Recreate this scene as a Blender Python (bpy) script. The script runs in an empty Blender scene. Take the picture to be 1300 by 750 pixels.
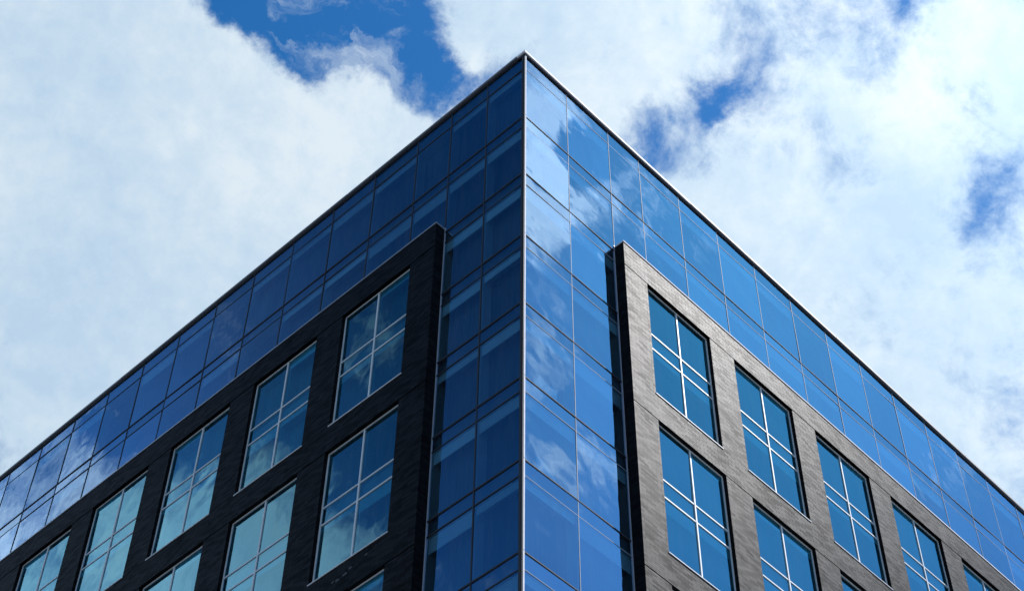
import bpy, bmesh, math, random
from mathutils import Vector, Matrix, noise as mnoise
random.seed(11)
SC = bpy.context.scene
COL = SC.collection

# ------------------------------------------------------------------ camera numbers (solved from the photograph)
F_PX, YAW, PITCH, ROLL = 2229.95, 0.8014631, 0.8869488, 0.0132902
CAM = Vector((-23.9012, -22.6736, 1.7))
fw = Vector((math.cos(PITCH) * math.sin(YAW), math.cos(PITCH) * math.cos(YAW), math.sin(PITCH)))
rt = Vector((math.cos(YAW), -math.sin(YAW), 0))
up = rt.cross(fw)
c_, s_ = math.cos(ROLL), math.sin(ROLL)
rt, up = c_ * rt + s_ * up, -s_ * rt + c_ * up

def ray(px, py, mx=1, my=1):
    d = (rt * ((px - 650) / F_PX) - up * ((py - 375) / F_PX) + fw).normalized()
    return Vector((d.x * mx, d.y * my, d.z))

cam_d = bpy.data.cameras.new('camera')
cam = bpy.data.objects.new('camera', cam_d)
COL.objects.link(cam)
cam_d.sensor_width = 36.0
cam_d.sensor_fit = 'HORIZONTAL'
cam_d.lens = F_PX / 1300 * 36.0
cam_d.clip_start, cam_d.clip_end = 0.1, 6000
cam.matrix_world = Matrix(((rt.x, up.x, -fw.x, CAM.x), (rt.y, up.y, -fw.y, CAM.y), (rt.z, up.z, -fw.z, CAM.z), (0, 0, 0, 1)))
SC.camera = cam

# ------------------------------------------------------------------ materials
def newmat(name):
    m = bpy.data.materials.new(name)
    m.use_nodes = True
    nt = m.node_tree
    for n in list(nt.nodes): nt.nodes.remove(n)
    out = nt.nodes.new('ShaderNodeOutputMaterial')
    return m, nt, out

def N(nt, typ, **kw):
    n = nt.nodes.new(typ)
    for k, v in kw.items():
        if k in ('inputs',):
            for a, b in v.items(): n.inputs[a].default_value = b
        else: setattr(n, k, v)
    return n

def mth(nt, op, a, b=None, clamp=False):
    n = nt.nodes.new('ShaderNodeMath'); n.operation = op; n.use_clamp = clamp
    for i, v in enumerate((a, b)):
        if v is None: continue
        if isinstance(v, (int, float)): n.inputs[i].default_value = v
        else: nt.links.new(v, n.inputs[i])
    return n.outputs[0]

def ramp(nt, fac, stops, interp='LINEAR'):
    r = nt.nodes.new('ShaderNodeValToRGB'); r.color_ramp.interpolation = interp
    e = r.color_ramp.elements
    while len(e) < len(stops): e.new(0.5)
    for el, (p, c) in zip(e, stops):
        el.position = p; el.color = (*c, 1) if len(c) == 3 else c
    nt.links.new(fac, r.inputs[0])
    return r.outputs[0]

def painted(name, col, rough=0.45, metal=0.0, var=0.15, scale=3.0):
    m, nt, out = newmat(name)
    b = N(nt, 'ShaderNodeBsdfPrincipled', inputs={'Roughness': rough, 'Metallic': metal})
    tc = N(nt, 'ShaderNodeTexCoord')
    nz = N(nt, 'ShaderNodeTexNoise', inputs={'Scale': scale, 'Detail': 6.0, 'Roughness': 0.6})
    nt.links.new(tc.outputs['Object'], nz.inputs['Vector'])
    lo = tuple(x * (1 - var) for x in col); hi = tuple(min(1, x * (1 + var)) for x in col)
    nt.links.new(ramp(nt, nz.outputs[0], [(0.3, lo), (0.7, hi)]), b.inputs['Base Color'])
    nt.links.new(b.outputs[0], out.inputs[0])
    return m

def glass(name, refl, trans, base_fac, wave=0.004, rough=0.0):
    """coated glazing: mirror layer over tinted clear glass, slightly wavy"""
    m, nt, out = newmat(name)
    g = N(nt, 'ShaderNodeBsdfGlossy', inputs={'Color': (*refl, 1), 'Roughness': rough})
    t = N(nt, 'ShaderNodeBsdfTransparent', inputs={'Color': (*trans, 1)})
    tc = N(nt, 'ShaderNodeTexCoord')
    oi = N(nt, 'ShaderNodeObjectInfo')
    add = N(nt, 'ShaderNodeVectorMath', operation='ADD')
    sc = N(nt, 'ShaderNodeVectorMath', operation='SCALE')
    comb = N(nt, 'ShaderNodeCombineXYZ')
    for i in range(3): nt.links.new(oi.outputs['Random'], comb.inputs[i])
    nt.links.new(comb.outputs[0], sc.inputs[0]); sc.inputs['Scale'].default_value = 40
    nt.links.new(tc.outputs['Object'], add.inputs[0]); nt.links.new(sc.outputs[0], add.inputs[1])
    nz = N(nt, 'ShaderNodeTexNoise', inputs={'Scale': 0.9, 'Detail': 1.5, 'Roughness': 0.4})
    nt.links.new(add.outputs[0], nz.inputs['Vector'])
    bp = N(nt, 'ShaderNodeBump', inputs={'Strength': 1.0, 'Distance': wave})
    nt.links.new(nz.outputs[0], bp.inputs['Height'])
    nt.links.new(bp.outputs[0], g.inputs['Normal'])
    lw = N(nt, 'ShaderNodeLayerWeight', inputs={'Blend': 0.25})
    fac = mth(nt, 'ADD', mth(nt, 'MULTIPLY', lw.outputs['Fresnel'], 0.55), base_fac, True)
    # each pane's coating differs a hair
    fac = mth(nt, 'ADD', fac, mth(nt, 'MULTIPLY', mth(nt, 'SUBTRACT', oi.outputs['Random'], 0.5), 0.16), True)
    mx = N(nt, 'ShaderNodeMixShader')
    nt.links.new(fac, mx.inputs[0]); nt.links.new(t.outputs[0], mx.inputs[1]); nt.links.new(g.outputs[0], mx.inputs[2])
    # rain dirt: a faint film
    d = N(nt, 'ShaderNodeBsdfDiffuse', inputs={'Color': (0.30, 0.33, 0.36, 1)})
    nz2 = N(nt, 'ShaderNodeTexNoise', inputs={'Scale': 1.6, 'Detail': 7.0, 'Roughness': 0.65})
    mp = N(nt, 'ShaderNodeMapping'); mp.inputs['Scale'].default_value = (3.0, 1.0, 0.35)
    nt.links.new(add.outputs[0], mp.inputs[0]); nt.links.new(mp.outputs[0], nz2.inputs['Vector'])
    df = mth(nt, 'MULTIPLY', mth(nt, 'SUBTRACT', nz2.outputs[0], 0.42, True), 0.14, True)
    mx2 = N(nt, 'ShaderNodeMixShader')
    nt.links.new(df, mx2.inputs[0]); nt.links.new(mx.outputs[0], mx2.inputs[1]); nt.links.new(d.outputs[0], mx2.inputs[2])
    nt.links.new(mx2.outputs[0], out.inputs[0])
    return m

def brick_mat():
    m, nt, out = newmat('dark_glazed_brick')
    b = N(nt, 'ShaderNodeBsdfPrincipled', inputs={'Specular Tint': (0.88, 0.95, 1.0, 1)})
    tc = N(nt, 'ShaderNodeTexCoord')
    sp = N(nt, 'ShaderNodeSeparateXYZ'); nt.links.new(tc.outputs['Object'], sp.inputs[0])
    cb = N(nt, 'ShaderNodeCombineXYZ')
    nt.links.new(mth(nt, 'ADD', sp.outputs[0], sp.outputs[1]), cb.inputs[0]); nt.links.new(sp.outputs[2], cb.inputs[1])
    br = N(nt, 'ShaderNodeTexBrick', inputs={'Scale': 1.0, 'Brick Width': 0.36, 'Row Height': 0.085, 'Mortar Size': 0.007,
            'Mortar Smooth': 0.2, 'Color1': (0, 0, 0, 1), 'Color2': (1, 1, 1, 1), 'Mortar': (0.0, 0.0, 0.0, 1)})
    nt.links.new(cb.outputs[0], br.inputs['Vector'])
    mp = N(nt, 'ShaderNodeMapping'); mp.inputs['Scale'].default_value = (9.0, 17.0, 1.0)
    nt.links.new(cb.outputs[0], mp.inputs[0])
    nz = N(nt, 'ShaderNodeTexNoise', inputs={'Scale': 1.0, 'Detail': 4.0, 'Roughness': 0.6}); nt.links.new(mp.outputs[0], nz.inputs['Vector'])
    big = N(nt, 'ShaderNodeTexNoise', inputs={'Scale': 0.5, 'Detail': 5.0, 'Roughness': 0.6}); nt.links.new(cb.outputs[0], big.inputs['Vector'])
    v = mth(nt, 'ADD', mth(nt, 'MULTIPLY', br.outputs['Color'], 0.50), mth(nt, 'MULTIPLY', nz.outputs[0], 0.5))
    v = mth(nt, 'ADD', v, mth(nt, 'MULTIPLY', mth(nt, 'SUBTRACT', big.outputs[0], 0.5), 0.45))
    colr = ramp(nt, v, [(0.15, (0.003, 0.003, 0.0036)), (0.5, (0.0045, 0.0044, 0.005)), (0.9, (0.008, 0.0076, 0.008))])
    nt.links.new(colr, b.inputs['Base Color'])
    # glaze worn to different degrees from brick to brick; joints are dull
    sp_ = mth(nt, 'ADD', mth(nt, 'MULTIPLY', mth(nt, 'SUBTRACT', v, 0.15), 0.155, True), 0.022)
    nt.links.new(mth(nt, 'MULTIPLY', sp_, mth(nt, 'SUBTRACT', 1.0, mth(nt, 'MULTIPLY', br.outputs['Fac'], 0.7))), b.inputs['Specular IOR Level'])
    nt.links.new(mth(nt, 'ADD', mth(nt, 'MULTIPLY', nz.outputs[0], 0.18), 0.46), b.inputs['Roughness'])
    h = mth(nt, 'ADD', mth(nt, 'MULTIPLY', br.outputs['Fac'], -0.6), mth(nt, 'MULTIPLY', nz.outputs[0], 1.0))
    bp = N(nt, 'ShaderNodeBump', inputs={'Strength': 1.0, 'Distance': 0.0022})
    nt.links.new(h, bp.inputs['Height']); nt.links.new(bp.outputs[0], b.inputs['Normal'])
    nt.links.new(b.outputs[0], out.inputs[0])
    return m

def cloth_mat(name, lo, hi, trans=0.0):
    m, nt, out = newmat(name)
    b = N(nt, 'ShaderNodeBsdfPrincipled', inputs={'Roughness': 0.9})
    oi = N(nt, 'ShaderNodeObjectInfo')
    tc = N(nt, 'ShaderNodeTexCoord')
    mp = N(nt, 'ShaderNodeMapping'); mp.inputs['Scale'].default_value = (14, 14, 0.4)
    nt.links.new(tc.outputs['Object'], mp.inputs[0])
    nz = N(nt, 'ShaderNodeTexNoise', inputs={'Scale': 1.0, 'Detail': 3.0}); nt.links.new(mp.outputs[0], nz.inputs['Vector'])
    f = mth(nt, 'ADD', mth(nt, 'MULTIPLY', oi.outputs['Random'], 0.75), mth(nt, 'MULTIPLY', nz.outputs[0], 0.25))
    nt.links.new(ramp(nt, f, [(0.1, lo), (0.95, hi)]), b.inputs['Base Color'])
    nt.links.new(b.outputs[0], out.inputs[0])
    return m

M_CW = glass('curtain_wall_glass', (0.42, 0.57, 0.76), (0.50, 0.84, 1.0), 0.50, 0.009)
M_WIN = glass('window_glass', (0.24, 0.51, 0.63), (0.28, 0.70, 0.84), 0.44, 0.006)
M_SPAN = glass('spandrel_glass', (0.42, 0.57, 0.76), (0.50, 0.84, 1.0), 0.49, 0.008)
M_BRICK = brick_mat()
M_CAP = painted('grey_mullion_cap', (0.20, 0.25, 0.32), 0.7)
M_TRANSOM = painted('shaded_cap_metal', (0.022, 0.026, 0.036), 0.75)  # cap metal near black: shade on the left and underneath put into the colour
M_FRAME = painted('light_aluminium_frame', (0.68, 0.70, 0.73), 0.5, 0.0, 0.06)
M_COPINGS = [painted('roof_coping_metal', (c, c * .97, c), 0.6, 0.0, 0.10, 1.5) for c in (.82, .60, .36, .24)]  # colours step down to copy a sun glint fading from the corner
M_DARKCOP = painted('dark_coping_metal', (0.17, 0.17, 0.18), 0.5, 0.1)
M_SOFFIT = painted('dark_coping_soffit', (0.012, 0.012, 0.016), 0.6)
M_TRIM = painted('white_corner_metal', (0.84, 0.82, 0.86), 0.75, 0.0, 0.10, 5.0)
M_CORNER_SHADE = painted('black_corner_shade', (0.010, 0.010, 0.013), 0.55)  # shade on the left face of the corner metal, as colour
M_FIN = painted('grey_metal_fin', (0.42, 0.43, 0.46), 0.38, 0.5, 0.08)
M_LIN = painted('pale_lining', (0.55, 0.57, 0.60), 0.7, 0.0, 0.05)
M_VAL = painted('white_shade_cloth', (0.86, 0.87, 0.88), 0.8, 0.0, 0.04)
M_SHADOWBOX = painted('spandrel_backpan', (0.16, 0.18, 0.22), 0.7, 0.0, 0.1)
M_CURT = cloth_mat('grey_curtain_cloth', (0.055, 0.060, 0.075), (0.22, 0.23, 0.26))
M_BLIND = cloth_mat('grey_blind_cloth', (0.04, 0.06, 0.07), (0.36, 0.40, 0.41))
M_DRAPE = painted('white_drape_cloth', (0.80, 0.82, 0.84), 0.9, 0.0, 0.06)
M_CONC = painted('roof_concrete', (0.30, 0.30, 0.29), 0.9, 0.0, 0.2, 1.0)
M_CORE = painted('dark_inner_wall', (0.05, 0.05, 0.055), 0.9)
M_ASPH = painted('asphalt', (0.05, 0.05, 0.052), 0.9, 0.0, 0.3, 0.7)
M_PAVE = painted('concrete_paving', (0.20, 0.20, 0.20), 0.9, 0.0, 0.15, 0.5)
M_KERB = painted('kerb_stone', (0.36, 0.35, 0.34), 0.9, 0.0, 0.15, 2.0)
M_GRND = painted('far_ground', (0.09, 0.09, 0.09), 0.95, 0.0, 0.4, 0.02)
M_LINE = painted('road_paint', (0.78, 0.78, 0.76), 0.7, 0.0, 0.1, 6.0)
M_SMEAR = painted('pale_mortar', (0.07, 0.07, 0.08), 0.9, 0.0, 0.4, 20.0)

# ------------------------------------------------------------------ mesh helpers
def bx(bm, x0, x1, y0, y1, z0, z1, mat=0):
    vs = [bm.verts.new(v) for v in ((x0, y0, z0), (x1, y0, z0), (x1, y1, z0), (x0, y1, z0), (x0, y0, z1), (x1, y0, z1), (x1, y1, z1), (x0, y1, z1))]
    for q in ((0, 3, 2, 1), (4, 5, 6, 7), (0, 1, 5, 4), (1, 2, 6, 5), (2, 3, 7, 6), (3, 0, 4, 7)):
        f = bm.faces.new([vs[i] for i in q]); f.material_index = mat

def bevel(bm, w):
    bmesh.ops.bevel(bm, geom=list(bm.edges), offset=w, segments=1, affect='EDGES')

def mesh_of(name, bm, *mats):
    me = bpy.data.meshes.new(name)
    bm.to_mesh(me); bm.free()
    for m in mats: me.materials.append(m)
    return me

def link(name, me, parent=None, mw=None):
    o = bpy.data.objects.new(name, me)
    COL.objects.link(o)
    if parent: o.parent = parent
    if mw is not None: o.matrix_basis = mw
    return o

# facade frames: local x runs to the right seen from the street, local -y points out of the wall
SIDES = {'R': Matrix.Identity(4), 'L': Matrix.Rotation(-math.pi / 2, 4, 'Z')}
def at(side, s, d, z):
    return SIDES[side] @ Matrix.Translation((s, -d, z))

BLD = bpy.data.objects.new('office_building', None)
COL.objects.link(BLD)
BLD['label'] = 'tall corner office building of blue mirror glass with dark brick panels and gridded windows'
BLD['category'] = 'building'

CZ = 1.7                                # the fit was made from the camera's height
U = 3.30                                # storey
ZT1 = 50.07 + CZ                        # first transom under the roof
ZTOP = 53.92 + CZ                       # top edge of the glass
PT = 46.92 + CZ                         # top of the brick panels
PD = 0.41                               # how far the panels stand out
LEN = 37.37
BASE = 5.2                              # foot of the glazing

def bays(first, n):
    b = list(first)
    while len(b) < n: b.append(b[-1] + 2.285)
    return b
BAY = {'L': bays([0, 1.81, 3.63, 5.38], 18), 'R': bays([0, 2.20, 4.44, 6.16], 18)}
EDGE = {'L': 3.63, 'R': 4.43}           # where the brick panel starts
W0 = {'L': 4.78, 'R': 5.56}             # first window
ROWS = [(ZT1, ZTOP, 0.80)] + [(ZT1 - U * (k + 1), ZT1 - U * k, 0.58) for k in range(14)]

# ------------------------------------------------------------------ curtain wall
def pane_bm(w, z0, z1, tilt, tz):
    """one sheet of glass with real thickness; leans by a millimetre or two as hung"""
    bm = bmesh.new()
    def y(x, z): return tilt * (x - w / 2) + tz * (z - (z0 + z1) / 2)
    f = [bm.verts.new((x, y(x, z), z)) for x, z in ((0, z0), (w, z0), (w, z1), (0, z1))]
    g = [bm.verts.new((v.co.x, v.co.y + 0.012, v.co.z)) for v in f]
    bm.faces.new(f).material_index = 0
    bm.faces.new(g[::-1]).material_index = 1
    for i in range(4):
        j = (i + 1) % 4
        bm.faces.new((f[i], g[i], g[j], f[j])).material_index = 1
    return bm

m_, nt_, out_ = newmat('glass_inner_face')
t_ = N(nt_, 'ShaderNodeBsdfTransparent', inputs={'Color': (0.97, 0.98, 0.98, 1)})
nt_.links.new(t_.outputs[0], out_.inputs[0])
M_CLEAR = m_

def lining_bm(w, z0, z1, dep, t=0.03, x0=0.0, x1=None):
    """head, jambs and cill of the pocket behind a pane (open towards the street)"""
    bm = bmesh.new()
    x1 = w if x1 is None else x1
    bx(bm, x0, x1, 0.03, dep, z1 - t, z1)
    bx(bm, x0, x1, 0.03, dep, z0, z0 + t)
    if x0 == 0: bx(bm, 0.0, t + 0.03, 0.032, dep, z0 + t, z1 - t)
    if x1 == w: bx(bm, w - t - 0.03, w, 0.032, dep, z0 + t, z1 - t)
    return bm

def curtain_bm(w, z0, z1, y, pleat, amp, rnd):
    bm = bmesh.new()
    n = max(8, int(w / pleat * 6))
    ph = rnd.random() * 6
    a, b, a2, b2 = [], [], [], []
    for i in range(n + 1):
        x = w * i / n
        yy = y + amp * (math.sin(6.283 * x / pleat + ph) + 0.5 * math.sin(6.283 * x / pleat * 0.37 + 2 * ph))
        a.append(bm.verts.new((x, yy, z0))); b.append(bm.verts.new((x, yy + amp * 0.3 * math.sin(x * 9), z1)))
        a2.append(bm.verts.new((x, yy + 0.012, z0))); b2.append(bm.verts.new((x, yy + 0.012 + amp * 0.3 * math.sin(x * 9), z1)))
    for i in range(n):
        bm.faces.new((a[i], a[i + 1], b[i + 1], b[i])); bm.faces.new((a2[i + 1], a2[i], b2[i], b2[i + 1]))
    return bm

LIN_CACHE = {}
def glass_unit(side, k, i):
    z0, z1, st = ROWS[k]
    B = BAY[side]
    u0, u1 = B[i], B[i + 1]
    s0 = u0 if side == 'R' else -u1
    w = u1 - u0
    rnd = random.Random(hash((k, i)) % 1000 + (500 if side == 'L' else 0))
    g = 0.016
    zs = z1 - st                                     # split between spandrel strip and vision pane
    mw = at(side, s0, 0.0, 0)
    t1, t2 = rnd.gauss(0, .0035), rnd.gauss(0, .0030)
    bm = pane_bm(w - 2 * g, z0 + g, zs - g, t1, t2)
    bmesh.ops.translate(bm, verts=bm.verts, vec=(g, 0, -z0))
    p = link('glass_panel', mesh_of('glass_panel', bm, M_CW, M_CLEAR), BLD, mw @ Matrix.Translation((0, 0, z0)))
    bm = pane_bm(w - 2 * g, zs + g, z1 - g, t1 + rnd.gauss(0, .001), t2 + rnd.gauss(0, .001))
    bmesh.ops.translate(bm, verts=bm.verts, vec=(g, 0, -z0))
    link('spandrel_strip', mesh_of('spandrel_strip', bm, M_SPAN, M_CLEAR), p)
    cin = .415 if i == 0 else 0.0                    # the two corner pockets meet round the corner column
    xa, xb = (cin, w) if side == 'R' else (0.0, w - cin)
    key = (round(w, 3), round(z1 - z0, 3), st, xa, xb)
    if key not in LIN_CACHE:
        h = z1 - z0
        bm = lining_bm(w, 0.02, h - st - 0.02, 0.40, x0=xa, x1=xb)
        LIN_CACHE[key] = (mesh_of('pocket_lining', bm, M_LIN),)
        bm = bmesh.new(); bx(bm, min(xa, .14), max(xb, w - .14) if i == 0 else w, 0.10, 0.14, h - st + 0.0, h - 0.0)
        LIN_CACHE[key] += (mesh_of('backpan', bm, M_SHADOWBOX),)
        for drop in (.34, .50, .62):
            bm = bmesh.new(); bx(bm, min(xa, .15) + .04, (max(xb, w - .15) if i == 0 else w) - .04, 0.07, 0.09, h - st - drop, h - st - .03)
            LIN_CACHE[key] += (mesh_of('valance', bm, M_VAL),)
    link('pocket_lining', LIN_CACHE[key][0], p)
    link('spandrel_backpan', LIN_CACHE[key][1], p)
    pick = rnd.choice((2, 3, 3, 4)) if i < 2 else rnd.choice((0, 0, 2, 3, 4))
    if pick: link('valance', LIN_CACHE[key][pick], p)
    bm = curtain_bm(xb - xa, 0.0, z1 - z0 - st, 0.40, rnd.choice((.16, .2, .26)), rnd.choice((0.012, .02, .028)), rnd)
    bmesh.ops.translate(bm, verts=bm.verts, vec=(xa, 0, 0))
    link('curtain', mesh_of('curtain', bm, M_CURT), p)
    return p

panels = {}
for side in 'RL':
    for k in range(8):
        last = len(BAY[side]) - 1 if k < 2 else 2
        for i in range(last):
            panels[side, k, i] = glass_unit(side, k, i)

# the same glazing further down, below the photograph: one part
for side in 'RL':
    bm = bmesh.new()
    for k in range(8, len(ROWS)):
        z0, z1, st = ROWS[k]
        for i in range(2):
            u0, u1 = BAY[side][i], BAY[side][i + 1]
            s0, s1 = (u0, u1) if side == 'R' else (-u1, -u0)
            bx(bm, s0 + .016, s1 - .016, 0, .012, max(z0, BASE) + .016, z1 - st - .016)
            bx(bm, s0 + .016, s1 - .016, 0, .012, z1 - st + .016, z1 - .016)
    o = link('lower_glazing', mesh_of('lower_glazing', bm, M_CW), BLD, at(side, 0, 0, 0)); o['kind'] = 'stuff'
    bm = bmesh.new()
    e = BAY[side][2]
    bx(bm, 0.05 if side == 'R' else -e, e if side == 'R' else -0.05, 0.30, 0.34, BASE, ROWS[8][1] - .03)
    link('lower_blind', mesh_of('lower_blind', bm, M_CURT), BLD, at(side, 0, 0, 0))

# vertical and horizontal caps
for side in 'RL':
    sg = 1 if side == 'R' else -1
    B = BAY[side]
    for i, u in enumerate(B):
        if i == 0: continue
        bm = bmesh.new()
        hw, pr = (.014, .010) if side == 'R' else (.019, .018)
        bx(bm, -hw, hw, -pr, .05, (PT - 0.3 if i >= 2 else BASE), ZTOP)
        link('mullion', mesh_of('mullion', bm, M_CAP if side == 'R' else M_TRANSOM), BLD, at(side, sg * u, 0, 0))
    for k in range(len(ROWS)):
        z0, z1, st = ROWS[k]
        e = B[-1] if k < 2 else EDGE[side] + .2
        ends = (0.07, e) if side == 'R' else (-e, -0.07)
        bm = bmesh.new()
        if k > 0:
            hw, pr = (.017, .020) if side == 'R' else (.022, .028)
            bx(bm, *ends, -pr, .05, z1 - hw, z1 + hw)
            link('transom', mesh_of('transom', bm, M_TRANSOM), BLD, at(side, 0, 0, 0)); bm = bmesh.new()
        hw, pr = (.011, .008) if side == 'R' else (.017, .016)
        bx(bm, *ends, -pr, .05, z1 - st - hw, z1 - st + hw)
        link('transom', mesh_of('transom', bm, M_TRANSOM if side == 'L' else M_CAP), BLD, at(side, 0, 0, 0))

# corner: bright angle on the sunny side, its shaded face painted as a black strip on the other, broken at each storey
zs_ = [ZTOP + .05] + [r[0] for r in ROWS]
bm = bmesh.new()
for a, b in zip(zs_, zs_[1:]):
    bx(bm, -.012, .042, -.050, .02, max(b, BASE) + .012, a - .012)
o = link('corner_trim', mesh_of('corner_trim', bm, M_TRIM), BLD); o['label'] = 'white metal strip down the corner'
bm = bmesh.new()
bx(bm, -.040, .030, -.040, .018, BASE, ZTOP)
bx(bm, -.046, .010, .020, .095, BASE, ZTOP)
link('corner_shade_strip', mesh_of('corner_shade_strip', bm, M_CORNER_SHADE), BLD)

bm = bmesh.new()
bx(bm, .03, .13, .03, .13, BASE, ZTOP - .05)
link('corner_column', mesh_of('corner_column', bm, M_VAL), BLD)

# roof edge
for side in 'RL':
    sg = 1 if side == 'R' else -1
    e = LEN + .2
    # coping in lengths, with open joints; sun glint near the corner is painted as paler lengths
    a = -.10 if side == 'R' else .30
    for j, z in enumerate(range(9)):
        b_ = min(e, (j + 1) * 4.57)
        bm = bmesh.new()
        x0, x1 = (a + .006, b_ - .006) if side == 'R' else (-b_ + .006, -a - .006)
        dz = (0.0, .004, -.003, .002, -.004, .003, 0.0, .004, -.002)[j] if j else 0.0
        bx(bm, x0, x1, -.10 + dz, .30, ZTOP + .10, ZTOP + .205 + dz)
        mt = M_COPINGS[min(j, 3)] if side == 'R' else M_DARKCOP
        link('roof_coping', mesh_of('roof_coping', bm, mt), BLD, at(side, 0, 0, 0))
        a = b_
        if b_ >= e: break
    bm = bmesh.new()
    x0, x1 = (-.03, e) if side == 'R' else (-e, .03)
    bx(bm, x0 if side == 'R' else x0, x1, -.05 if side == 'R' else -.048, .30, ZTOP - .02, ZTOP + .098)
    link('coping_soffit', mesh_of('coping_soffit', bm, M_SOFFIT), BLD, at(side, 0, 0, 0))

# ------------------------------------------------------------------ brick panels with windows
WW, WH, VP = 3.27, 5.44, 6.61
PW = {'L': 4.545, 'R': 4.57}
HEAD = 45.73 + CZ
NW, NR = 7, 6
def brick_panel(side):
    sg = 1 if side == 'R' else -1
    e0, e1 = EDGE[side], LEN
    bm = bmesh.new()
    def ub(u0, u1, d0, d1, z0, z1):
        s0, s1 = (u0, u1) if side == 'R' else (-u1, -u0)
        bx(bm, s0, s1, -d1, -d0, z0, z1)
    J = .05
    BT = .34                                      # brick leaf
    bot = BASE + .3
    ub(e0, e1, 0.03, PD, HEAD, PT)                # parapet band
    for r in range(NR):
        h = HEAD - VP * r
        lo = h - WH
        nxt = HEAD - VP * (r + 1) if r < NR - 1 else bot
        us = [e0]
        for i in range(NW):
            us += [W0[side] + PW[side] * i, W0[side] + PW[side] * i + WW]
        us.append(e1)
        for j in range(0, len(us), 2):
            d0 = 0.03 if j == 0 else PD - BT
            ub(us[j], us[j + 1], d0, PD, lo, h - J)
            ub(us[j] + .01, us[j + 1] - .01, d0, PD - .03, h - J, h)
        ub(e0, e1, 0.03, PD, nxt, lo)
    bmesh.ops.recalc_face_normals(bm, faces=bm.faces)
    o = link('brick_wall', mesh_of('brick_wall', bm, M_BRICK), BLD, at(side, 0, 0, 0))
    o['label'] = 'sunlit grey brick panel' if side == 'R' else 'shaded black brick panel'
    # thin metal flashing along the top
    bm = bmesh.new()
    ub(e0 - .015, e1, 0.02, PD + .02, PT, PT + .055)
    link('panel_flashing', mesh_of('panel_flashing', bm, M_FIN if side == 'L' else M_TRIM), BLD, at(side, 0, 0, 0))
    # fin on the return
    bm = bmesh.new()
    ub(e0 - .034, e0 - .003, -.01, 0.030, bot, PT + .10)
    bevel(bm, .004)
    link('edge_fin', mesh_of('edge_fin', bm, M_FIN), BLD, at(side, 0, 0, 0))

RE = 0.16                                          # reveal depth to the glass
def win_frame_bm():
    bm = bmesh.new()
    w, h = WW, WH
    y0, y1 = RE - .024, RE + .05
    b = .048
    bx(bm, 0, w, y0, y1, h - b, h); bx(bm, 0, w, y0, y1, 0, b)
    bx(bm, 0, b, y0, y1, b, h - b); bx(bm, w - b, w, y0, y1, b, h - b)
    m = .027
    xc = w / 2 + .01
    bx(bm, xc - m, xc + m, y0 - .012, y1, b, h - b)
    for zc in (h - 2.35, h - 3.06):
        bx(bm, b, xc - m, y0 - .002, y1, zc - .025, zc + .025); bx(bm, xc + m, w - b, y0 - .002, y1, zc - .025, zc + .025)
    return bm
def win_pane_bm(rnd):
    bm = bmesh.new()
    w, h = WW, WH
    xc = w / 2 + .01
    for x0, x1 in ((.048, xc - .027), (xc + .027, w - .048)):
        for z0, z1 in ((.048, h - 3.085), (h - 3.035, h - 2.375), (h - 2.325, h - .048)):
            p = pane_bm(x1 - x0, z0, z1, rnd.gauss(0, .0022), rnd.gauss(0, .0022))
            bmesh.ops.translate(p, verts=p.verts, vec=(x0, RE, 0))
            me = bpy.data.meshes.new('tmp'); p.to_mesh(me); p.free(); bm.from_mesh(me); bpy.data.meshes.remove(me)
    return bm
FRAME_ME = mesh_of('window', win_frame_bm(), M_FRAME)
bm = bmesh.new(); bx(bm, -.02, WW + .02, -.022, RE - .026, -.026, .010); bevel(bm, .004)
SILL_ME = mesh_of('sill', bm, M_FRAME)
bm = bmesh.new()
for z0, z1 in ((.03, WH - 3.08), (WH - 2.37, WH - .02)):
    for x0, x1 in ((.02, WW / 2 + .01), (WW / 2 + .05, WW - .02)):
        b2 = lining_bm(x1 - x0, z0, z1, RE + .30)
        bmesh.ops.translate(b2, verts=b2.verts, vec=(x0, RE - .03 + .06, 0))
        me = bpy.data.meshes.new('tmp'); b2.to_mesh(me); b2.free(); bm.from_mesh(me); bpy.data.meshes.remove(me)
bx(bm, .02, WW - .02, RE + .10, RE + .2, WH - 3.06, WH - 2.39)
LINING_ME = mesh_of('pocket_lining', bm, M_LIN)

def window(side, i, r):
    u = W0[side] + PW[side] * i
    s0 = u if side == 'R' else -(u + WW)
    z = HEAD - VP * r - WH
    rnd = random.Random(i * 17 + r * 71 + (5 if side == 'L' else 0))
    o = link('window', FRAME_ME, BLD, at(side, s0, PD, z))
    link('pane', mesh_of('pane', win_pane_bm(rnd), M_WIN, M_CLEAR), o)
    link('sill', SILL_ME, o)
    link('pocket_lining', LINING_ME, o)
    bm = bmesh.new()
    for zt, chance in ((WH - 3.10, .8), (WH - .07, .45)):
        for x0, x1 in ((.08, WW / 2 - .04), (WW / 2 + .06, WW - .08)):
            if rnd.random() < chance: bx(bm, x0, x1, RE + .03, RE + .045, zt - rnd.choice((.22, .30, .38, .5)), zt)
    if bm.verts: link('shade', mesh_of('shade', bm, M_VAL), o)
    bm = curtain_bm(WW, .02, WH - .02, RE + .37, rnd.choice((.18, .24, .3)), rnd.choice((.006, .014, .022)), rnd)
    link('blind', mesh_of('blind', bm, M_BLIND), o)

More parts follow.
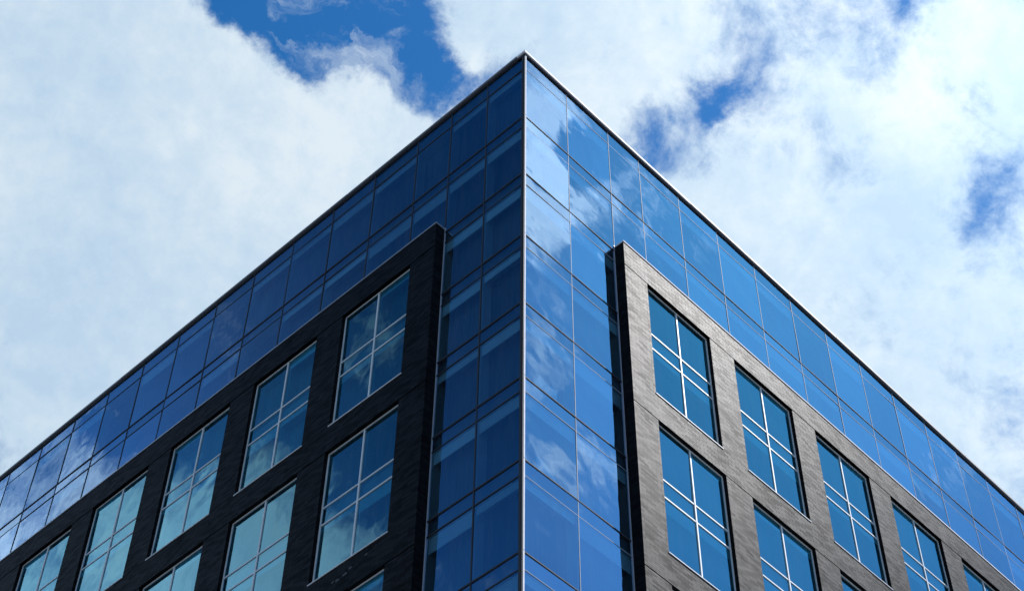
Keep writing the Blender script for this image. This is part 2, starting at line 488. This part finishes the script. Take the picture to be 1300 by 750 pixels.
for side in 'RL':
    brick_panel(side)
    for r in range(3):
        for i in range(NW): window(side, i, r)
    bm = bmesh.new(); bg = bmesh.new()
    for r in range(3, NR):
        for i in range(NW):
            u = W0[side] + PW[side] * i
            s0 = u if side == 'R' else -(u + WW)
            z = HEAD - VP * r - WH
            b2 = win_frame_bm(); bmesh.ops.translate(b2, verts=b2.verts, vec=(s0, -PD, z))
            me = bpy.data.meshes.new('tmp'); b2.to_mesh(me); b2.free(); bm.from_mesh(me); bpy.data.meshes.remove(me)
            bx(bg, s0 + .03, s0 + WW - .03, -PD + RE, -PD + RE + .012, z + .03, z + WH - .03)
    o = link('lower_window', mesh_of('lower_window', bm, M_FRAME), BLD, at(side, 0, 0, 0)); o['kind'] = 'stuff'
    g = link('lower_pane', mesh_of('lower_pane', bg, M_WIN), o); g['kind'] = 'stuff'
    bm = bmesh.new()
    a, b = (EDGE[side] + .1, LEN - .1) if side == 'R' else (-LEN + .1, -EDGE[side] - .1)
    bx(bm, a, b, -.2, -.1, BASE, HEAD - 3 * VP - .1)
    link('lower_blind', mesh_of('lower_blind', bm, M_BLIND), BLD, at(side, 0, 0, 0))

# pale mortar smears under a window of the shaded panel
rnd = random.Random(4)
for (u, z, r0) in ((6.93, 33.15, .08), (6.73, 33.10, .10), (6.46, 33.13, .10), (6.23, 33.24, .08), (5.60, 33.36, .08)):
    bl = bmesh.new()
    n = 11
    ring = []
    for q in range(n):
        an = 6.283 * q / n; rr = r0 * rnd.uniform(.4, 1.15)
        ring.append(bl.verts.new((rr * math.cos(an), -.004, .7 * rr * math.sin(an))))
    c = bl.verts.new((0, -.014, 0))
    for q in range(n): bl.faces.new((c, ring[q], ring[(q + 1) % n]))
    link('mortar_smear', mesh_of('mortar_smear', bl, M_SMEAR), BLD, at('L', -u, PD, z + CZ))

# crumpled pale drapes behind two corner panes on the sunny side
def drape(k, pts, ydep):
    z0 = ROWS[k][0]
    bm = bmesh.new()
    n = len(pts)
    cx = sum(p[0] for p in pts) / n; cz = sum(p[1] for p in pts) / n
    f, g = [], []
    for j, (u, z) in enumerate(pts):
        off = .03 * math.sin(j * 2.1)
        f.append(bm.verts.new((u, ydep + off, z - z0))); g.append(bm.verts.new((u, ydep + off + .02, z - z0)))
    a = bm.verts.new((cx, ydep - .06, cz - z0)); b = bm.verts.new((cx, ydep - .04, cz - z0))
    for j in range(n):
        q = (j + 1) % n
        bm.faces.new((a, f[j], f[q])); bm.faces.new((b, g[q], g[j])); bm.faces.new((f[j], g[j], g[q], f[q]))
    bmesh.ops.recalc_face_normals(bm, faces=bm.faces)
    link('drape', mesh_of('drape', bm, M_DRAPE), panels['R', k, 0])
drape(4, [(x, z + CZ) for x, z in ((.60, 37.02), (.62, 37.36), (.74, 37.45), (.84, 37.66), (.92, 37.60), (1.0, 37.42), (1.13, 37.38), (1.3, 37.48), (1.53, 37.52), (1.56, 37.2), (1.52, 37.02))], .12)
drape(5, [(x, z + CZ) for x, z in ((.72, 33.72), (.66, 34.32), (.80, 34.26), (1.1, 34.18), (1.45, 33.96), (1.50, 33.72))], .12)

# body of the building behind the facades
bm = bmesh.new()
bx(bm, .46, LEN, .46, LEN, BASE + .02, ZTOP - .04)
link('inner_wall', mesh_of('inner_wall', bm, M_CORE), BLD)
bm = bmesh.new()
bx(bm, .31, LEN, .31, LEN, ZTOP - .035, ZTOP + .05)
link('roof', mesh_of('roof', bm, M_CONC), BLD)
bm = bmesh.new()
bx(bm, -.70, LEN, -.70, LEN, .12, BASE)
link('base_wall', mesh_of('base_wall', bm, M_BRICK), BLD)
bm = bmesh.new()
bx(bm, LEN + .002, LEN + .2, -PD - .01, LEN + .2, .12, ZTOP + .06)
bx(bm, -PD - .01, LEN + .0, LEN + .002, LEN + .2, .12, ZTOP + .06)
link('end_wall', mesh_of('end_wall', bm, M_BRICK), BLD)

# ------------------------------------------------------------------ the ground (below the frame)
def struct(name, bm, m):
    o = link(name, mesh_of(name, bm, m)); o['kind'] = 'structure'; return o
bm = bmesh.new()
vs = [bm.verts.new(v) for v in ((-3000, -3000, 0), (3000, -3000, 0), (3000, 3000, 0), (-3000, 3000, 0))]; bm.faces.new(vs)
struct('ground', bm, M_GRND)
bm = bmesh.new()
for q in (((-600, -19, .004), (600, -19, .004), (600, -7, .004), (-600, -7, .004)), ((-19, -600, .008), (-7, -600, .008), (-7, 600, .008), (-19, 600, .008))):
    bm.faces.new([bm.verts.new(v) for v in q])
struct('road', bm, M_ASPH)
bm = bmesh.new()
for q in range(-100, 100):
    if abs(q * 6 + 13) < 14: continue
    bm.faces.new([bm.verts.new(v) for v in ((q * 6, -13.06, .012), (q * 6 + 3, -13.06, .012), (q * 6 + 3, -12.94, .012), (q * 6, -12.94, .012))])
    bm.faces.new([bm.verts.new(v) for v in ((-13.06, q * 6, .012), (-12.94, q * 6, .012), (-12.94, q * 6 + 3, .012), (-13.06, q * 6 + 3, .012))])
struct('road_marking', bm, M_LINE)
bm = bmesh.new()
bx(bm, -6.85, 120, -6.85, 120, 0, .12)
bx(bm, -120, -19.15, -120, -19.15, 0, .12)
bx(bm, -120, -19.15, -6.85, 120, 0, .12)
bx(bm, -6.85, 120, -120, -19.15, 0, .12)
struct('pavement', bm, M_PAVE)
bm = bmesh.new()
for sx, sy in ((1, 1), (-1, -1), (-1, 1), (1, -1)):
    ex = -6.85 if sx > 0 else -19.15
    ey = -6.85 if sy > 0 else -19.15
    fx, fy = (120 if sx > 0 else -120), (120 if sy > 0 else -120)
    bx(bm, *sorted((ex - .15 * sx, ex)), *sorted((ey - .15 * sy, fy)), 0, .125)
    bx(bm, *sorted((ex, fx)), *sorted((ey - .15 * sy, ey)), 0, .125)
struct('kerb', bm, M_KERB)

# ------------------------------------------------------------------ sun and sky
SUN = ray(1050, 200, 1, -1)                       # high over the street on the right, almost mirrored by the right facade
el = math.asin(SUN.z)
sun_d = bpy.data.lights.new('sun', 'SUN'); sun = bpy.data.objects.new('sun', sun_d); COL.objects.link(sun)
sun_d.energy = 5.0; sun_d.angle = math.radians(0.5); sun_d.color = (1.0, 0.965, 0.93)
sun.rotation_euler = (-SUN).to_track_quat('-Z', 'Y').to_euler()
sun.location = SUN * 200

world = bpy.data.worlds.new('World'); SC.world = world; world.use_nodes = True
nt = world.node_tree
for n in list(nt.nodes): nt.nodes.remove(n)
out = nt.nodes.new('ShaderNodeOutputWorld'); bg = nt.nodes.new('ShaderNodeBackground')
bg.inputs['Strength'].default_value = 0.10
nt.links.new(bg.outputs[0], out.inputs[0])
sky = N(nt, 'ShaderNodeTexSky', sky_type='NISHITA', sun_disc=False, sun_elevation=el, sun_rotation=math.atan2(SUN.x, SUN.y),
        air_density=1.0, dust_density=0.3, ozone_density=3.0)
hs = N(nt, 'ShaderNodeHueSaturation', inputs={'Saturation': 1.37, 'Value': 1.40}); nt.links.new(sky.outputs[0], hs.inputs['Color'])
tc = N(nt, 'ShaderNodeTexCoord')
D = tc.outputs['Generated']
def wnoise(scale, detail, rough, dist=0.0, off=(0, 0, 0), src=None):
    mp = N(nt, 'ShaderNodeMapping'); mp.inputs['Location'].default_value = off
    nt.links.new(src or D, mp.inputs[0])
    n = N(nt, 'ShaderNodeTexNoise', inputs={'Scale': scale, 'Detail': detail, 'Roughness': rough, 'Distortion': dist})
    nt.links.new(mp.outputs[0], n.inputs['Vector']); return n
def lobe(d, sig_px, amp, src=None):
    """broad patch of more or less cloud towards direction d"""
    vm = N(nt, 'ShaderNodeVectorMath', operation='DOT_PRODUCT'); nt.links.new(src or D, vm.inputs[0]); vm.inputs[1].default_value = d
    sg = sig_px / F_PX
    x = mth(nt, 'MULTIPLY', mth(nt, 'SUBTRACT', vm.outputs['Value'], 1.0), 1.0 / (sg * sg))
    return mth(nt, 'MULTIPLY', mth(nt, 'EXPONENT', x), amp)
# (pixel of the photograph, or of what its walls mirror) -> a direction in the sky
LOBES = [
    (ray(230, 330), 400, .66), (ray(140, 190), 150, .30), (ray(400, 220), 130, .25), (ray(1100, 330), 380, .52), (ray(800, 20), 120, .2), (ray(605, 20), 45, .30), (ray(560, 40), 26, .12),
    (ray(320, -5), 52, -.46), (ray(400, 20), 55, -.62), (ray(480, 40), 60, -.72), (ray(530, 100), 36, -.58), (ray(395, 70), 28, -.30), (ray(590, 105), 30, -.50), (ray(440, -60), 90, -.5), (ray(640, 80), 24, -.35),
    (ray(845, 188), 34, -.60), (ray(900, 130), 22, -.58), (ray(885, 155), 13, -.24), (ray(925, 95), 18, -.22), (ray(1250, 238), 36, -.46), (ray(1272, 195), 24, -.20), (ray(1155, 8), 24, -.52), (ray(1112, 75), 30, -.24), (ray(1212, 135), 24, -.18), (ray(1060, 170), 45, -.14), (ray(930, 50), 40, -.1),
    (ray(262, -15), 34, -.5), (ray(300, 22), 26, -.36), (ray(340, 30), 22, .22), (ray(372, 72), 30, -.32), (ray(322, 48), 26, -.30), (ray(484, 42), 15, .42), (ray(466, 72), 14, .26), (ray(418, 92), 18, .30), (ray(500, 98), 12, .30), (ray(575, 62), 18, .28), (ray(1250, 120), 70, .12), (ray(1230, 60), 60, .16),
    # mirrored by the right-hand wall
    (ray(1000, 480, 1, -1), 420, -.60), (ray(690, 140, 1, -1), 40, .70), (ray(698, 245, 1, -1), 46, 1.0), (ray(690, 330, 1, -1), 34, .40), (ray(752, 268, 1, -1), 22, .50), (ray(745, 188, 1, -1), 22, -.50), (ray(800, 225, 1, -1), 25, .18),
    (ray(690, 545, 1, -1), 55, .30), (ray(890, 430, 1, -1), 30, .34), (ray(735, 330, 1, -1), 40, -.2), (ray(830, 300, 1, -1), 26, .40), (ray(705, 420, 1, -1), 36, .50), (ray(760, 600, 1, -1), 45, .30), (ray(905, 330, 1, -1), 24, .38), (ray(1040, 500, 1, -1), 60, .10), (ray(1210, 610, 1, -1), 40, .36), (ray(960, 620, 1, -1), 60, .24),
    # mirrored by the left-hand wall
    (ray(560, 330, -1, 1), 330, -.60), (ray(0, 720, -1, 1), 270, .54), (ray(320, 680, -1, 1), 70, .66), (ray(290, 420, -1, 1), 50, .12), (ray(490, 405, -1, 1), 40, .85), (ray(440, 480, -1, 1), 26, .60), (ray(440, 600, -1, 1), 45, -.35), (ray(180, 540, -1, 1), 60, -.35),
    (ray(420, 690, -1, 1), 35, .40), (ray(340, 400, -1, 1), 60, .14),
]
cov = None
# torn edges: the patches are pushed about by turbulence
wn = wnoise(14.0, 9.0, 0.62, 0.0, (1.3, 6.1, 3.3))
w1 = N(nt, 'ShaderNodeVectorMath', operation='SUBTRACT'); nt.links.new(wn.outputs['Color'], w1.inputs[0]); w1.inputs[1].default_value = (.5, .5, .5)
w2 = N(nt, 'ShaderNodeVectorMath', operation='SCALE'); nt.links.new(w1.outputs[0], w2.inputs[0]); w2.inputs['Scale'].default_value = 0.085
w3 = N(nt, 'ShaderNodeVectorMath', operation='ADD'); nt.links.new(D, w3.inputs[0]); nt.links.new(w2.outputs[0], w3.inputs[1])
w4 = N(nt, 'ShaderNodeVectorMath', operation='NORMALIZE'); nt.links.new(w3.outputs[0], w4.inputs[0])
DW = w4.outputs[0]
for d, s, a in LOBES:
    v = lobe(d, s, a, DW)
    cov = v if cov is None else mth(nt, 'ADD', cov, v)
n1 = wnoise(5.0, 12.0, 0.60, 0.35, (3.1, 1.7, .4))
n2 = wnoise(22.0, 10.0, 0.66, 0.35, (.3, 4.2, 2.4))
n5 = wnoise(70.0, 8.0, 0.65, 0.3, (5.3, 2.2, 8.4))
dens = mth(nt, 'ADD', mth(nt, 'MULTIPLY', mth(nt, 'SUBTRACT', n1.outputs[0], 0.5), 1.35), mth(nt, 'MULTIPLY', mth(nt, 'SUBTRACT', n2.outputs[0], 0.5), 1.15))
dens = mth(nt, 'ADD', dens, mth(nt, 'MULTIPLY', mth(nt, 'SUBTRACT', n5.outputs[0], 0.5), 0.55))
dens = mth(nt, 'ADD', mth(nt, 'ADD', dens, cov), 0.04)
mr = N(nt, 'ShaderNodeMapRange', interpolation_type='SMOOTHSTEP', inputs={'From Min': -0.16, 'From Max': 0.56})
nt.links.new(dens, mr.inputs['Value'])
n6 = wnoise(15.0, 11.0, 0.62, 1.4, (8.3, 3.2, 1.9), DW)
thin = N(nt, 'ShaderNodeMapRange', interpolation_type='SMOOTHSTEP', inputs={'From Min': 0.50, 'From Max': 0.78, 'To Max': 0.75})
nt.links.new(n6.outputs[0], thin.inputs['Value'])
thin_ = mth(nt, 'MULTIPLY', thin.outputs[0], mth(nt, 'ADD', lobe(ray(330, 40), 75, 1.0), lobe(ray(490, 60), 75, .9)), True)
mask = mth(nt, 'MAXIMUM', mr.outputs[0], thin_)
mask = mth(nt, 'MAXIMUM', mask, lobe(ray(250, 480, -1, 1), 230, .075))      # high thin veil on that side
# light and shade inside the cloud
n3 = wnoise(6.0, 8.0, 0.55, 0.3, (7.3, .6, 5.5))
n4 = wnoise(15.0, 8.0, 0.6, 0.2, (2.3, 9.6, 1.5))
sh = mth(nt, 'ADD', mth(nt, 'ADD', mth(nt, 'MULTIPLY', n3.outputs[0], 0.50), mth(nt, 'MULTIPLY', n4.outputs[0], 0.40)), mth(nt, 'MULTIPLY', mth(nt, 'SUBTRACT', n5.outputs[0], 0.25), 0.16))
for d, g, a in ((ray(330, 120), 170, .09), (ray(520, 150), 90, .06), (ray(80, 480), 330, -.04), (ray(440, 240), 90, -.03), (ray(120, 120), 200, .03)):
    sh = mth(nt, 'ADD', sh, lobe(d, g, a))        # sunlit crests and thicker, greyer cloud

# billows: the side of each puff that faces the sun is brighter
tang = (SUN - fw * SUN.dot(fw)).normalized() * 0.012
m1 = wnoise(5.0, 12.0, 0.60, 0.35, tuple(Vector((3.1, 1.7, .4)) + tang))
m2 = wnoise(22.0, 10.0, 0.66, 0.35, tuple(Vector((.3, 4.2, 2.4)) + tang * .7))
rel = mth(nt, 'ADD', mth(nt, 'MULTIPLY', mth(nt, 'SUBTRACT', n1.outputs[0], m1.outputs[0]), 0.55), mth(nt, 'MULTIPLY', mth(nt, 'SUBTRACT', n2.outputs[0], m2.outputs[0]), 0.32))
sh = mth(nt, 'ADD', sh, rel)
ccol = ramp(nt, sh, [(0.36, (4.9, 6.5, 8.2)), (0.50, (5.9, 7.3, 8.6)), (0.63, (7.2, 8.2, 9.0))])
cs_ = N(nt, 'ShaderNodeVectorMath', operation='SCALE')          # cloud near the sun is lit through
nt.links.new(ccol, cs_.inputs[0]); nt.links.new(mth(nt, 'ADD', lobe(SUN, 520, 0.95), 1.0), cs_.inputs['Scale'])
ccol = cs_.outputs[0]
# clear sky keeps its deep blue on the sun's side too
cv = N(nt, 'ShaderNodeCombineXYZ')
for q, k in ((0, -.70), (1, -.11), (2, 0.0)): nt.links.new(mth(nt, 'ADD', lobe(SUN, 700, k), 1.0), cv.inputs[q])
cm = N(nt, 'ShaderNodeVectorMath', operation='MULTIPLY'); nt.links.new(hs.outputs[0], cm.inputs[0]); nt.links.new(cv.outputs[0], cm.inputs[1])
clear = cm.outputs[0]
mxc = N(nt, 'ShaderNodeMix', data_type='RGBA')
nt.links.new(mask, mxc.inputs[0]); nt.links.new(clear, mxc.inputs[6]); nt.links.new(ccol, mxc.inputs[7])
# the air is brighter round the sun and deepest opposite it
gl = mth(nt, 'ADD', mth(nt, 'ADD', lobe(SUN, 700, 0.58), lobe(ray(600, 330, -1, 1), 360, -0.60)), mth(nt, 'ADD', lobe(ray(40, 790, -1, 1), 270, 1.25), 1.0))
vs_ = N(nt, 'ShaderNodeVectorMath', operation='SCALE')
nt.links.new(mxc.outputs[2], vs_.inputs[0]); nt.links.new(gl, vs_.inputs['Scale'])
nt.links.new(vs_.outputs[0], bg.inputs['Color'])

SC.view_settings.view_transform = 'Standard'
SC.view_settings.look = 'None'
SC.view_settings.exposure = 0.0
SC.view_settings.gamma = 1.0
SC.view_settings.use_curve_mapping = False
SC.render.engine = 'CYCLES'
SC.cycles.max_bounces = 8
SC.cycles.transparent_max_bounces = 12
SC.cycles.use_denoising = True
